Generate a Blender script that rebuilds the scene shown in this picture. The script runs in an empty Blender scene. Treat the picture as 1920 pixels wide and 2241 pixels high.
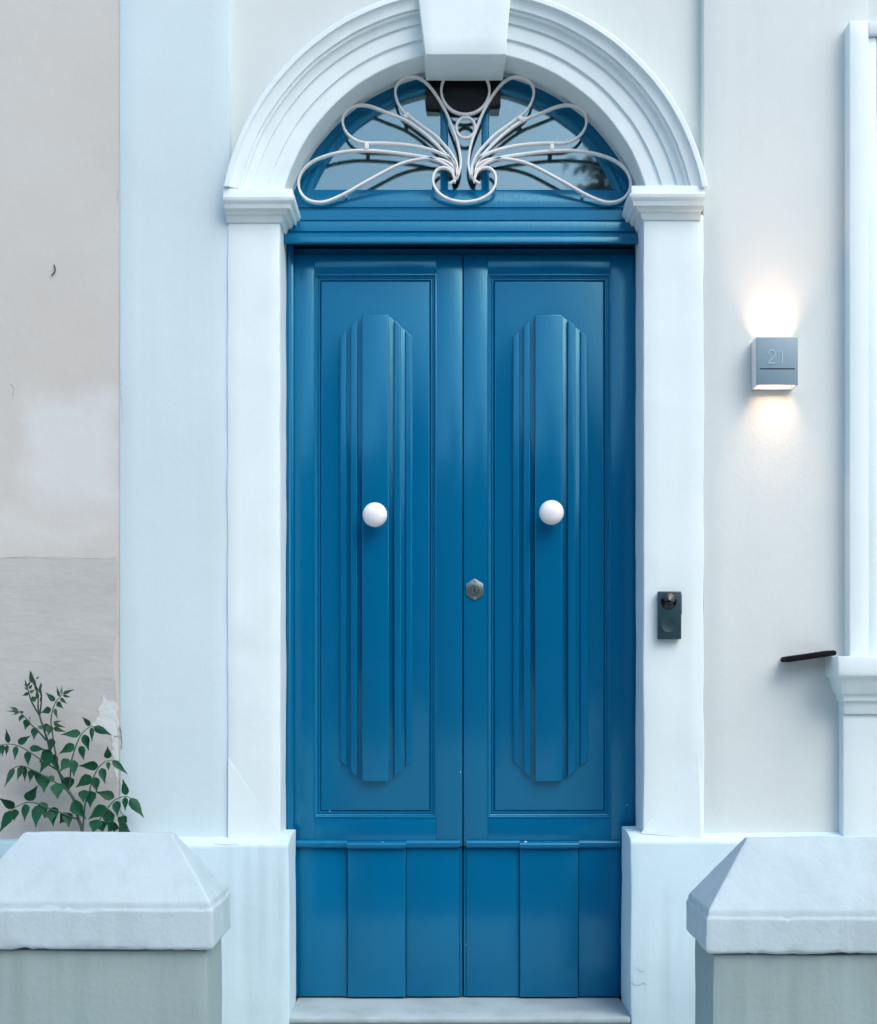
import bpy, bmesh, math, random
from mathutils import Vector, Matrix, noise

random.seed(7)
R = math.radians
scene = bpy.context.scene
C = scene.collection

# ------------------------------------------------------------------ camera, world, sun, exposure
F = 2736.0            # focal length in photograph pixels (1920 wide)
D = 3.6               # camera to door-jamb face, metres
CX, HY, EYE = 960.0, 1470.0, 1.5

cam = bpy.data.cameras.new('camera')
cam.sensor_fit = 'HORIZONTAL'
cam.sensor_width = 36.0
cam.lens = 36.0 * F / 1920.0
cam.shift_x = 0.0
cam.shift_y = (HY - 1120.5) / 1920.0
cam.clip_end = 500.0
cam_o = bpy.data.objects.new('camera', cam)
cam_o.location = (0, -D, EYE)
cam_o.rotation_euler = (R(90), 0, 0)
C.objects.link(cam_o)
scene.camera = cam_o

SUN_EL, SUN_AZ = 50.0, 140.0       # azimuth clockwise from +Y
world = bpy.data.worlds.new('World')
scene.world = world
world.use_nodes = True
wn = world.node_tree
sky = wn.nodes.new('ShaderNodeTexSky')
sky.sky_type = 'NISHITA'
sky.sun_disc = False
sky.sun_elevation = R(SUN_EL)
sky.sun_rotation = R(SUN_AZ)
sky.air_density = 1.0
sky.dust_density = 2.2
sky.ozone_density = 1.0
wn.links.new(sky.outputs[0], wn.nodes['Background'].inputs[0])
wn.nodes['Background'].inputs[1].default_value = 0.15

sl = bpy.data.lights.new('sun', 'SUN')
sl.energy = 0.66
sl.angle = R(44)
sl.color = (1.0, 0.96, 0.86)
so = bpy.data.objects.new('sun', sl)
sd = Vector((math.sin(R(SUN_AZ)) * math.cos(R(SUN_EL)), math.cos(R(SUN_AZ)) * math.cos(R(SUN_EL)), math.sin(R(SUN_EL))))
so.rotation_euler = sd.to_track_quat('Z', 'Y').to_euler()
so.location = sd * 30
C.objects.link(so)

scene.view_settings.view_transform = 'Standard'
scene.view_settings.look = 'None'
scene.view_settings.gamma = 1.0
scene.view_settings.use_curve_mapping = False
scene.view_settings.exposure = 1.0


# ------------------------------------------------------------------ helpers
def X(px, Y=0.0):
    return (px - CX) * (Y + D) / F


def Z(py, Y=0.0):
    return EYE - (py - HY) * (Y + D) / F


def P(px, py, Y=0.0):
    return Vector((X(px, Y), Y, Z(py, Y)))


class MB:
    """collects shapes of ONE piece"""
    def __init__(self):
        self.v, self.f = [], []

    def add(self, vs, fs):
        o = len(self.v)
        self.v += [tuple(v) for v in vs]
        self.f += [tuple(i + o for i in f) for f in fs]
        return self

    def box(self, x0, x1, y0, y1, z0, z1):
        vs = [(x, y, z) for z in (z0, z1) for y in (y0, y1) for x in (x0, x1)]
        return self.add(vs, [(0, 2, 3, 1), (4, 5, 7, 6), (0, 1, 5, 4), (2, 6, 7, 3), (0, 4, 6, 2), (1, 3, 7, 5)])

    def prism(self, poly, y0, y1):
        n = len(poly)
        vs = [(x, y0, z) for x, z in poly] + [(x, y1, z) for x, z in poly]
        fs = [tuple(range(n)), tuple(range(2 * n - 1, n - 1, -1))]
        fs += [(i, n + i, n + (i + 1) % n, (i + 1) % n) for i in range(n)]
        return self.add(vs, fs)

    def profile_x(self, prof, x0, x1, yend):
        """prof: list of (y, z) from top to bottom, closed at yend, swept along X"""
        pr = list(prof) + [(yend, prof[-1][1]), (yend, prof[0][1])]
        n = len(pr)
        vs = [(x0, y, z) for y, z in pr] + [(x1, y, z) for y, z in pr]
        fs = [tuple(range(n)), tuple(range(2 * n - 1, n - 1, -1))]
        fs += [(i, n + i, n + (i + 1) % n, (i + 1) % n) for i in range(n)]
        return self.add(vs, fs)

    def rings(self, rs):
        """rs: list of equal-length vertex loops, capped"""
        n = len(rs[0])
        vs = [v for r in rs for v in r]
        fs = [tuple(range(n - 1, -1, -1)), tuple(range((len(rs) - 1) * n, len(rs) * n))]
        for k in range(len(rs) - 1):
            for i in range(n):
                j = (i + 1) % n
                fs.append((k * n + i, k * n + j, (k + 1) * n + j, (k + 1) * n + i))
        return self.add(vs, fs)

    def strip(self, pts, w, y0, y1, closed=False, w_end=None):
        """flat bar following pts (x, z) in the wall plane, rectangular section"""
        n = len(pts)
        rs = []
        for i in range(n):
            a = Vector(pts[(i - 1) % n] if (closed or i > 0) else pts[i])
            b = Vector(pts[(i + 1) % n] if (closed or i < n - 1) else pts[i])
            t = (b - a).normalized()
            nrm = Vector((-t.y, t.x))
            ww = w
            if w_end is not None:
                e = min(i, n - 1 - i) / (n * 0.12)
                ww = w_end + (w - w_end) * min(1, e)
            p = Vector(pts[i])
            q0, q1 = p + nrm * ww / 2, p - nrm * ww / 2
            c = ww * 0.18
            m0, m1 = p + nrm * (ww / 2 - c), p - nrm * (ww / 2 - c)
            rs.append([(q0.x, y1, q0.y), (q0.x, y0 + c, q0.y), (m0.x, y0, m0.y), (m1.x, y0, m1.y), (q1.x, y0 + c, q1.y), (q1.x, y1, q1.y)])
        if closed:
            k = len(rs[0])
            vs = [v for r in rs for v in r]
            fs = []
            for a in range(n):
                b = (a + 1) % n
                for i in range(k):
                    j = (i + 1) % k
                    fs.append((a * k + i, a * k + j, b * k + j, b * k + i))
            return self.add(vs, fs)
        return self.rings(rs)

    def tube(self, pts, rad, seg=6):
        pts = [Vector(p) for p in pts]
        rs = []
        for i, p in enumerate(pts):
            t = (pts[min(i + 1, len(pts) - 1)] - pts[max(i - 1, 0)]).normalized()
            u = t.cross(Vector((0, 1, 0)))
            if u.length < 1e-4:
                u = t.cross(Vector((1, 0, 0)))
            u.normalize()
            w = t.cross(u).normalized()
            r = rad[i] if isinstance(rad, (list, tuple)) else rad
            rs.append([p + (u * math.cos(2 * math.pi * k / seg) + w * math.sin(2 * math.pi * k / seg)) * r for k in range(seg)])
        return self.rings(rs)

    def lathe_y(self, cx, cz, prof, seg=32):
        """prof: (radius, y) revolved about the axis through (cx, cz) along Y"""
        return self.rings([[(cx + r * math.cos(2 * math.pi * k / seg), y, cz + r * math.sin(2 * math.pi * k / seg)) for k in range(seg)] for r, y in prof])

    def build(self, name, mat, parent=None, bevel=0.0, seg=2, rough=None, smooth=35):
        me = bpy.data.meshes.new(name)
        me.from_pydata(self.v, [], self.f)
        me.materials.append(M[mat])
        bm = bmesh.new()
        bm.from_mesh(me)
        bmesh.ops.recalc_face_normals(bm, faces=bm.faces)
        if bevel > 0:
            es = [e for e in bm.edges if len(e.link_faces) == 2 and e.calc_face_angle(0) > R(25)]
            bmesh.ops.bevel(bm, geom=es, offset=bevel, segments=seg, profile=0.5, affect='EDGES', clamp_overlap=True)
        if rough:
            cell, amp, freq = rough
            for ax in (0, 1, 2):
                lo = min(v.co[ax] for v in bm.verts)
                hi = max(v.co[ax] for v in bm.verts)
                k = int((hi - lo) / cell)
                if k > 160:
                    k = 160
                for i in range(1, k):
                    co = Vector((0, 0, 0)); co[ax] = lo + (hi - lo) * i / k
                    no = Vector((0, 0, 0)); no[ax] = 1
                    bmesh.ops.bisect_plane(bm, geom=bm.verts[:] + bm.edges[:] + bm.faces[:], plane_co=co, plane_no=no)
            off = Vector((random.uniform(0, 50), random.uniform(0, 50), random.uniform(0, 50)))
            for v in bm.verts:
                d = noise.noise_vector(v.co * freq + off) * amp + noise.noise_vector(v.co * freq * 3.7 + off) * amp * 0.4
                v.co += d
        for f in bm.faces:
            f.smooth = True
        for e in bm.edges:
            if len(e.link_faces) == 2 and e.calc_face_angle(0) > R(smooth):
                e.smooth = False
        bm.to_mesh(me)
        bm.free()
        o = bpy.data.objects.new(name, me)
        C.objects.link(o)
        if parent:
            o.parent = parent
            o.matrix_parent_inverse = Matrix.Translation(-parent.location)
        return o


def tag(o, label=None, cat=None, group=None, kind=None):
    if label: o['label'] = label
    if cat: o['category'] = cat
    if group: o['group'] = group
    if kind: o['kind'] = kind
    return o


def thing(name, label, cat, loc=(0, 0, 0), group=None):
    o = bpy.data.objects.new(name, None)
    o.location = loc
    o.empty_display_size = 0.1
    C.objects.link(o)
    return tag(o, label, cat, group)


def spline(pts, per=8, closed=False):
    """Catmull-Rom through 2-D or 3-D points"""
    p = [Vector(q) for q in pts]
    n = len(p)
    out = []
    for i in range(n if closed else n - 1):
        p0 = p[(i - 1) % n] if (closed or i > 0) else p[i]
        p1, p2 = p[i], p[(i + 1) % n]
        p3 = p[(i + 2) % n] if (closed or i + 2 < n) else p2
        for k in range(per):
            t = k / per
            out.append(0.5 * ((2 * p1) + (p2 - p0) * t + (2 * p0 - 5 * p1 + 4 * p2 - p3) * t * t + (3 * p1 - p0 - 3 * p2 + p3) * t ** 3))
    if not closed:
        out.append(p[-1])
    return out


# ------------------------------------------------------------------ materials
M = {}


def lin(r, g, b):
    return tuple(((c / 255) / 12.92 if c / 255 <= 0.04045 else ((c / 255 + 0.055) / 1.055) ** 2.4) for c in (r, g, b)) + (1,)


def mat(name, col, rough=0.6, var=0.0, vscale=3.0, bump=0.0, bscale=60.0, stretch=(1, 1, 1), second=None, sec_scale=1.5, sec_lo=0.5, sec_hi=0.7,
        metal=0.0, coat=0.0, coat_rough=0.1, ior=1.5, rvar=0.0, bump2=0.0, b2scale=8.0, streak=0.0, spec=None):
    m = bpy.data.materials.new(name)
    m.use_nodes = True
    nt = m.node_tree
    b = nt.nodes['Principled BSDF']
    b.inputs['Roughness'].default_value = rough
    b.inputs['Metallic'].default_value = metal
    if spec is not None: b.inputs['Specular IOR Level'].default_value = spec
    b.inputs['IOR'].default_value = ior
    b.inputs['Coat Weight'].default_value = coat
    b.inputs['Coat Roughness'].default_value = coat_rough
    tc = nt.nodes.new('ShaderNodeNewGeometry')
    mp = nt.nodes.new('ShaderNodeMapping')
    mp.inputs['Scale'].default_value = stretch
    nt.links.new(tc.outputs['Position'], mp.inputs['Vector'])

    def ntex(scale, detail=6, rgh=0.6):
        n = nt.nodes.new('ShaderNodeTexNoise')
        n.inputs['Scale'].default_value = scale
        n.inputs['Detail'].default_value = detail
        n.inputs['Roughness'].default_value = rgh
        nt.links.new(mp.outputs[0], n.inputs['Vector'])
        return n

    base = None
    c = tuple(col) + (1,) if len(col) == 3 else tuple(col)
    if var > 0 or second:
        n = ntex(vscale)
        cr = nt.nodes.new('ShaderNodeValToRGB')
        cr.color_ramp.elements[0].position = 0.3
        cr.color_ramp.elements[1].position = 0.7
        cr.color_ramp.elements[0].color = tuple(max(0, k * (1 - var)) for k in c[:3]) + (1,)
        cr.color_ramp.elements[1].color = tuple(min(1, k * (1 + var)) for k in c[:3]) + (1,)
        nt.links.new(n.outputs['Fac'], cr.inputs[0])
        base = cr.outputs[0]
        if second:
            n2 = ntex(sec_scale, 8, 0.65)
            mr = nt.nodes.new('ShaderNodeMapRange')
            mr.inputs['From Min'].default_value = sec_lo
            mr.inputs['From Max'].default_value = sec_hi
            nt.links.new(n2.outputs['Fac'], mr.inputs['Value'])
            mx = nt.nodes.new('ShaderNodeMix')
            mx.data_type = 'RGBA'
            nt.links.new(mr.outputs[0], mx.inputs['Factor'])
            nt.links.new(base, mx.inputs['A'])
            mx.inputs['B'].default_value = tuple(second) + (1,)
            base = mx.outputs['Result']
        if streak > 0:      # rain marks: noise drawn out down the wall, broken up by a coarse one
            m2 = nt.nodes.new('ShaderNodeMapping')
            m2.inputs['Scale'].default_value = (26, 26, 0.9)
            nt.links.new(tc.outputs['Position'], m2.inputs['Vector'])
            ns = nt.nodes.new('ShaderNodeTexNoise')
            ns.inputs['Scale'].default_value = 1.0
            ns.inputs['Detail'].default_value = 4
            nt.links.new(m2.outputs[0], ns.inputs['Vector'])
            nb = ntex(1.7, 3)
            mu = nt.nodes.new('ShaderNodeMath'); mu.operation = 'MULTIPLY'
            nt.links.new(ns.outputs['Fac'], mu.inputs[0]); nt.links.new(nb.outputs['Fac'], mu.inputs[1])
            mr = nt.nodes.new('ShaderNodeMapRange')
            mr.inputs['From Min'].default_value = 0.24; mr.inputs['From Max'].default_value = 0.40
            mr.inputs['To Max'].default_value = streak
            nt.links.new(mu.outputs[0], mr.inputs['Value'])
            mx = nt.nodes.new('ShaderNodeMix'); mx.data_type = 'RGBA'
            nt.links.new(mr.outputs[0], mx.inputs['Factor']); nt.links.new(base, mx.inputs['A'])
            mx.inputs['B'].default_value = tuple(k_ * 0.62 for k_ in c[:2]) + (c[2] * 0.58, 1)
            base = mx.outputs['Result']
        nt.links.new(base, b.inputs['Base Color'])
    else:
        b.inputs['Base Color'].default_value = c
    if rvar > 0:
        n = ntex(vscale * 2)
        mr = nt.nodes.new('ShaderNodeMapRange')
        mr.inputs['To Min'].default_value = max(0.02, rough - rvar)
        mr.inputs['To Max'].default_value = rough + rvar
        nt.links.new(n.outputs['Fac'], mr.inputs['Value'])
        nt.links.new(mr.outputs[0], b.inputs['Roughness'])
    prev = None
    for (bv, bs) in ((bump2, b2scale), (bump, bscale)):
        if bv > 0:
            n = ntex(bs, 5, 0.6)
            bp = nt.nodes.new('ShaderNodeBump')
            bp.inputs['Strength'].default_value = 1.0
            bp.inputs['Distance'].default_value = bv
            nt.links.new(n.outputs['Fac'], bp.inputs['Height'])
            if prev: nt.links.new(prev.outputs[0], bp.inputs['Normal'])
            prev = bp
    if prev:
        nt.links.new(prev.outputs[0], b.inputs['Normal'])
    M[name] = m
    return m


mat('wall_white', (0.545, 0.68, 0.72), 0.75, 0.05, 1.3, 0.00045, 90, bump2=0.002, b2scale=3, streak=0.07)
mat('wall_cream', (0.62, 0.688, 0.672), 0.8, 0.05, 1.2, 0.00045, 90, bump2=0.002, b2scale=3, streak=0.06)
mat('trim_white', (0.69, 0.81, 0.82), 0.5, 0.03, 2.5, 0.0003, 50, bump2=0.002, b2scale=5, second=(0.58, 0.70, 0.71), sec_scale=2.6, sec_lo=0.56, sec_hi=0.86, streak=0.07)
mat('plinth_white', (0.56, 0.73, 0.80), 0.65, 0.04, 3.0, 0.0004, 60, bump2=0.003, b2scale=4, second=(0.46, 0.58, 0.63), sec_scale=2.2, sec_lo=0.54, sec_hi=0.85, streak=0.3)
mat('plinth_blue', (0.32, 0.50, 0.57), 0.7, 0.06, 3.0, 0.0008, 60, bump2=0.004, b2scale=5)
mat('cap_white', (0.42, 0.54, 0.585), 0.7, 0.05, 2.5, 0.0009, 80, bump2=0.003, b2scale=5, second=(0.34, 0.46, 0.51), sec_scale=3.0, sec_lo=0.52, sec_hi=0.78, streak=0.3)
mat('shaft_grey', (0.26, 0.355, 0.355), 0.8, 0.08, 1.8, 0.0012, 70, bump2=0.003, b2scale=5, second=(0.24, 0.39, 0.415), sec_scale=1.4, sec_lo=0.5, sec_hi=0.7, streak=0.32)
mat('neighbour', (0.515, 0.515, 0.48), 0.88, 0.05, 1.3, 0.0006, 60, bump2=0.003, b2scale=3, second=(0.53, 0.55, 0.525), sec_scale=1.2, sec_lo=0.48, sec_hi=0.62)
mat('patch_pale', (0.60, 0.62, 0.63), 0.85, 0.05, 2.2, 0.001, 50, bump2=0.006, b2scale=6, second=(0.52, 0.52, 0.51), sec_scale=2.4, sec_lo=0.5, sec_hi=0.66)
mat('patch_grey', (0.45, 0.465, 0.45), 0.9, 0.07, 3.0, 0.0014, 16, (1, 1, 2.2), second=(0.39, 0.41, 0.40), sec_scale=3.0, sec_lo=0.52, sec_hi=0.75, bump2=0.004, b2scale=5)
mat('flake', (0.58, 0.63, 0.63), 0.8, 0.04, 6.0, 0.003, 40)
mat('mortar', (0.16, 0.15, 0.14), 0.95, 0.1, 8)
mat('grime_and_shade', (0.33, 0.35, 0.34), 0.95, 0.1, 8)
mat('stone', (0.40, 0.50, 0.52), 0.45, 0.05, 4.0, 0.0005, 60, second=(0.28, 0.35, 0.36), sec_scale=7, sec_lo=0.48, sec_hi=0.75)
mat('door_blue', (0.0, 0.120, 0.268), 0.15, 0.07, 1.2, 0.0004, 260, (1, 1, 0.06), rvar=0.05, bump2=0.0012, b2scale=5, second=(0.002, 0.108, 0.228), sec_scale=3.5, sec_lo=0.52, sec_hi=0.75, streak=0.14)
mat('iron_white', (0.82, 0.84, 0.82), 0.35, 0.03, 8.0, 0.0004, 90)
mat('knob_white', (0.82, 0.83, 0.84), 0.22)
mat('steel', (0.22, 0.27, 0.27), 0.35, 0.15, 30, metal=0.9)
mat('black', (0.006, 0.008, 0.010), 0.4)
mat('bell_body', (0.012, 0.045, 0.058), 0.35)
mat('bell_lens', (0.002, 0.004, 0.006), 0.08)
mat('bell_ring', (0.011, 0.042, 0.056), 0.4)
mat('iron_dark', (0.004, 0.004, 0.006), 0.8, 0.1, 20, spec=0.15)
mat('lamp_face', (0.20, 0.31, 0.37), 0.45, 0.03, 10)
mat('lamp_body', (0.70, 0.73, 0.75), 0.4)
mat('digit', (0.34, 0.47, 0.53), 0.35)
mat('leaf', (0.004, 0.064, 0.030), 0.6, 0.5, 16, spec=0.25)
mat('leaf_young', (0.030, 0.085, 0.040), 0.5, 0.3, 14)
mat('stem', (0.035, 0.075, 0.055), 0.6, 0.2, 20)
mat('asphalt', (0.06, 0.06, 0.062), 0.9, 0.15, 3, 0.004, 60)
mat('paving', (0.48, 0.48, 0.45), 0.85, 0.1, 2, 0.002, 30)
mat('limestone', (0.15, 0.14, 0.12), 0.85, 0.1, 1.2, 0.003, 20)
mat('shutter', (0.05, 0.10, 0.08), 0.5)
mat('tree_leaf', (0.05, 0.065, 0.028), 0.6, 0.4, 3)
mat('bark', (0.09, 0.07, 0.05), 0.9, 0.2, 10)
mat('hall', (0.25, 0.25, 0.25), 0.8)

g = mat('glass', (0.8, 0.9, 0.92), 0.02, ior=1.5)
g.node_tree.nodes['Principled BSDF'].inputs['Transmission Weight'].default_value = 1.0
gn = g.node_tree.nodes['Principled BSDF']
gn.inputs['Base Color'].default_value = (0.75, 0.88, 0.92, 1)
gl = g.node_tree.nodes.new('ShaderNodeBsdfGlossy')      # reflective solar film on the pane
gl.inputs['Color'].default_value = (0.60, 0.93, 0.92, 1)
gl.inputs['Roughness'].default_value = 0.03
gm = g.node_tree.nodes.new('ShaderNodeMixShader')
gm.inputs[0].default_value = 0.14
g.node_tree.links.new(gn.outputs[0], gm.inputs[1])
g.node_tree.links.new(gl.outputs[0], gm.inputs[2])
g.node_tree.links.new(gm.outputs[0], g.node_tree.nodes['Material Output'].inputs['Surface'])

em = bpy.data.materials.new('lamp_glow')
em.use_nodes = True
eb = em.node_tree.nodes['Principled BSDF']
eb.inputs['Base Color'].default_value = (0.9, 0.8, 0.65, 1)
eb.inputs['Emission Color'].default_value = (1.0, 0.72, 0.45, 1)
eb.inputs['Emission Strength'].default_value = 1.6
M['lamp_glow'] = em
M['door_blue'].node_tree.nodes['Principled BSDF'].inputs['Specular IOR Level'].default_value = 0.8
M['door_blue'].node_tree.nodes['Principled BSDF'].inputs['Specular Tint'].default_value = (0.35, 0.9, 1.0, 1)

# ------------------------------------------------------------------ depths (Y, metres; jamb face = 0, into the house positive)
Y_PIL, Y_SPAN, Y_WALL, Y_NEI = 0.005, 0.044, 0.009, 0.0075
Y_FR = 0.138          # front of the door frame
Y_LEAF = 0.154        # face of the door leaves
Y_BACK = 0.36
ACX = X(1018.5); ACZ = Z(521)
R_IN, R_OUT = 412 * D / F, 533 * D / F
Z_SPR = Z(412)
Z_PL = Z(1832)        # top of the plinth against the jamb
Z_THR = Z(2183, Y_LEAF)
TOP = 4.7

# ------------------------------------------------------------------ ground and street
tag(MB().box(-60, 60, -60, 0.5, -0.4, -0.12).build('ground', 'asphalt'), kind='structure')
tag(MB().box(-30, 30, -4.2, 0.4, -0.2, 0.0).build('pavement', 'paving', bevel=0.01), kind='structure')
tag(MB().box(-30, 30, -11.6, -9.8, -0.2, 0.0).build('pavement', 'paving', bevel=0.01), kind='structure')

# ------------------------------------------------------------------ the house
house = thing('house', 'white painted house with arched blue doorway and pale mouldings', 'house', (0, 0.2, 0))
XL, XR = X(502, Y_PIL), X(1540, Y_WALL)


def arc(r, a0, a1, n, cx=ACX, cz=ACZ):
    return [(cx + r * math.cos(a0 + (a1 - a0) * i / n), cz + r * math.sin(a0 + (a1 - a0) * i / n)) for i in range(n + 1)]


# wall above and behind the arch, with the arched opening
ri = R_IN + 0.02
a_s = math.asin((Z_SPR - ACZ) / ri)
ji = X(613) ; jo = X(1412)
hole = [(x, z) for x, z in arc(ri, a_s, math.pi - a_s, 64)]
poly = [(XL - 0.05, 0.0), (XL - 0.05, TOP), (XR + 0.05, TOP), (XR + 0.05, 0.0), (hole[0][0], 0.0)] + hole + [(hole[-1][0], 0.0)]
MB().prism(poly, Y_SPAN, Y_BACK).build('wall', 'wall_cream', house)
# pilaster strip left of the door
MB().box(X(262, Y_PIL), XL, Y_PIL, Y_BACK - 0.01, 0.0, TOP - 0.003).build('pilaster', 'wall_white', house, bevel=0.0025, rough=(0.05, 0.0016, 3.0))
# wall field right of the door, round the window opening
WX0, WX1, WZ0, WZ1 = X(1905, 0.0), X(1905, 0.0) + 0.86, Z(1434, -0.02), Z(100, 0.0)
WEND = 3.6
w = MB()
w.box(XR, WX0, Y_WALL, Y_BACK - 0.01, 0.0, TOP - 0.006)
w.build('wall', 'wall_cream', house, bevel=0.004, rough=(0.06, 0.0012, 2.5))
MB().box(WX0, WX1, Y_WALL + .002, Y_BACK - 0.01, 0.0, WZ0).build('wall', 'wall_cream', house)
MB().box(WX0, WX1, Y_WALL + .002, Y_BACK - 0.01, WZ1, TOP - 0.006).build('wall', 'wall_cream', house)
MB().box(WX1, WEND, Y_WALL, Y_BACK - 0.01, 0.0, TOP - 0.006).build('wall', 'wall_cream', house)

# jambs
for side in (-1, 1):
    if side < 0:
        x0, x1 = X(498), X(613)
    else:
        x0, x1 = X(1409), X(1541)
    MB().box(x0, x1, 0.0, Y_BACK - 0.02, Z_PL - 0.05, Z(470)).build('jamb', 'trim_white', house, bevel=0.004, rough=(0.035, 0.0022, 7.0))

# archivolt: stepped moulding, soffit included
prof = [(533, 0.06), (533, -0.046), (530, -0.050), (521, -0.050), (519, -0.043), (512, -0.038), (504, -0.035), (500, -0.034), (500, -0.027), (494, -0.026),
        (493, -0.018), (486, -0.013), (478, -0.011), (477, -0.0105), (477, -0.004), (446, -0.002), (445, 0.005), (414, 0.006), (412, 0.008), (412, Y_BACK - 0.03), (533, Y_BACK - 0.03)]
N_ARC = 110
aS = math.asin((Z_SPR - 0.012 - ACZ) / R_OUT)
rs = []
for i in range(N_ARC + 1):
    t = i / N_ARC
    ring = []
    for (rp, y) in prof:
        r = rp * D / F
        a_lo = math.asin((Z_SPR - 0.012 - ACZ) / r)
        a = a_lo + (math.pi - 2 * a_lo) * t
        wob = noise.noise(Vector((math.cos(a) * 6, math.sin(a) * 6, rp * 0.02))) * 0.0016
        ring.append((ACX + (r + wob) * math.cos(a), y + wob * 0.7, ACZ + (r + wob) * math.sin(a)))
    rs.append(ring)
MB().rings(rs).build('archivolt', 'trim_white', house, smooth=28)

# keystone
yk = -0.055
zb = Z(119, yk)
zt = Z(-120, yk)
sl_ = (14 / 120.0)
kb0, kb1 = X(930.5, yk), X(1107.5, yk)
kt0, kt1 = kb0 - (zt - zb) * sl_, kb1 + (zt - zb) * sl_ * 0.75
yb = 0.105
bot_b0, bot_b1 = X(931, yb), X(1101, yb)
k = MB()
k.rings([[(kb0, yk, zb), (kb1, yk, zb), (kb1, yb, zb), (kb0, yb, zb)], [(kt0, yk, zt), (kt1, yk, zt), (kt1, yb, zt), (kt0, yb, zt)]])
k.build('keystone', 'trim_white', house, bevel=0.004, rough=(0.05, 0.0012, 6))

# imposts: moulded caps of the jambs, profile returned into the doorway
imp = [(487, 0.000), (487, 0.004), (469, 0.012), (468, 0.018), (464, 0.022), (456, 0.026), (455.5, 0.034), (446, 0.036), (438, 0.044), (429, 0.047), (428, 0.040), (412, 0.040)]
for side in (-1, 1):
    rings_ = []
    if side < 0:
        xo, xi = X(497), X(613)
    else:
        xo, xi = X(1533), X(1409)
    dz = 0 if side < 0 else 0.008
    for py, p in imp:
        z = Z(py, -p) + dz
        xa = xo + side * p * 0.08
        xb = xi - side * p
        loop = [(xa, -p, z), (xb, -p, z), (xb, Y_FR - 0.01, z), (xa, Y_FR - 0.01, z)]
        rings_.append(loop)
    MB().rings(rings_).build('impost', 'trim_white', house, bevel=0.0018, rough=(0.04, 0.0012, 9), smooth=40)

# plinth blocks either side of the doorway (weathered top) and splayed feet above them
YP = -0.048
zf = Z(1846, YP)
pr = [(Y_WALL + 0.01, Z_PL + 0.004), (YP + 0.006, zf + 0.001), (YP, zf - 0.006), (YP - 0.004, 0.6), (YP - 0.01, 0.0)]
MB().profile_x(pr, X(262, 0), X(632, YP), Y_FR - 0.004).build('plinth', 'plinth_white', house, bevel=0.006, rough=(0.03, 0.0035, 5))
pr2 = [(y, z + 0.010) for y, z in pr[:3]] + pr[3:]
MB().profile_x(pr2, X(1381, YP), WEND, Y_FR - 0.004).build('plinth', 'plinth_white', house, bevel=0.006, rough=(0.03, 0.0035, 5))
for side in (-1, 1):
    if side < 0:
        a, b, c = (X(620), Z_PL - 0.004), (X(500), Z(1660)), (X(500), Z_PL - 0.01)
    else:
        a, b, c = (X(1403), Z_PL + 0.010), (X(1529), Z(1652)), (X(1529), Z_PL)
    yf = -0.004 if side < 0 else -0.034
    f = MB()
    f.add([(a[0], -0.001, a[1]), (b[0], -0.001, b[1]), (c[0], yf, c[1]), (a[0], 0.05, a[1] - .01), (b[0], 0.05, b[1]), (c[0], 0.05, c[1])],
          [(0, 1, 2), (3, 5, 4), (0, 2, 5, 3), (0, 3, 4, 1), (1, 4, 5, 2)])
    f.build('splayed_foot', 'trim_white', house)

# window beside the door: moulded surround, sill on a moulded apron, frame and panes
ys = -0.035
x_o, x_i = X(1860, ys), WX0
zt_o = Z(44, ys)
sb = MB().box(x_o, x_o + 0.055, ys, 0.20, WZ0 - 0.01, zt_o)
wsur = sb.build('window_surround', 'trim_white', house, bevel=0.004, rough=(0.05, 0.001, 4))
MB().box(x_o + 0.055, WX0 + 0.012, ys + 0.012, 0.20, WZ0 - 0.01, zt_o - 0.04).build('inner_moulding', 'trim_white', wsur, bevel=0.005)
MB().box(x_o + 0.0551, WX1 + 0.012, ys + 0.0005, 0.20, zt_o - 0.04, zt_o - 0.0005).build('head_moulding', 'trim_white', wsur, bevel=0.004)
MB().box(WX1 - 0.012, WX1 + 0.10, ys, 0.20, WZ0 - 0.01, zt_o - 0.041).build('side_moulding', 'trim_white', wsur, bevel=0.004)
MB().box(WX0 + 0.0121, WX1 - 0.0121, ys + 0.012, 0.20, WZ1 - 0.02, zt_o - 0.0401).build('inner_moulding', 'trim_white', wsur, bevel=0.004)
wf = MB().box(WX0 + 0.012, WX0 + 0.07, 0.12, 0.17, WZ0, WZ1 - 0.02).build('window_frame', 'trim_white', house, bevel=0.003)
MB().box(WX1 - 0.07, WX1 - 0.012, 0.12, 0.17, WZ0, WZ1 - 0.02).build('frame_stile', 'trim_white', wf, bevel=0.003)
xm = (WX0 + WX1) / 2
MB().box(xm - 0.03, xm + 0.03, 0.118, 0.172, WZ0, WZ1 - 0.02).build('frame_mullion', 'trim_white', wf, bevel=0.003)
MB().box(WX0 + 0.07, xm - 0.03, 0.14, 0.145, WZ0, WZ1 - 0.02).build('pane', 'glass', wf)
MB().box(xm + 0.03, WX1 - 0.07, 0.14, 0.145, WZ0, WZ1 - 0.02).build('pane', 'glass', wf)
MB().box(WX0 - 0.1, WX1 + 0.1, 0.55, 0.56, WZ0 - 0.2, WZ1 + 0.2).build('curtain', 'hall', wf)
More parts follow.
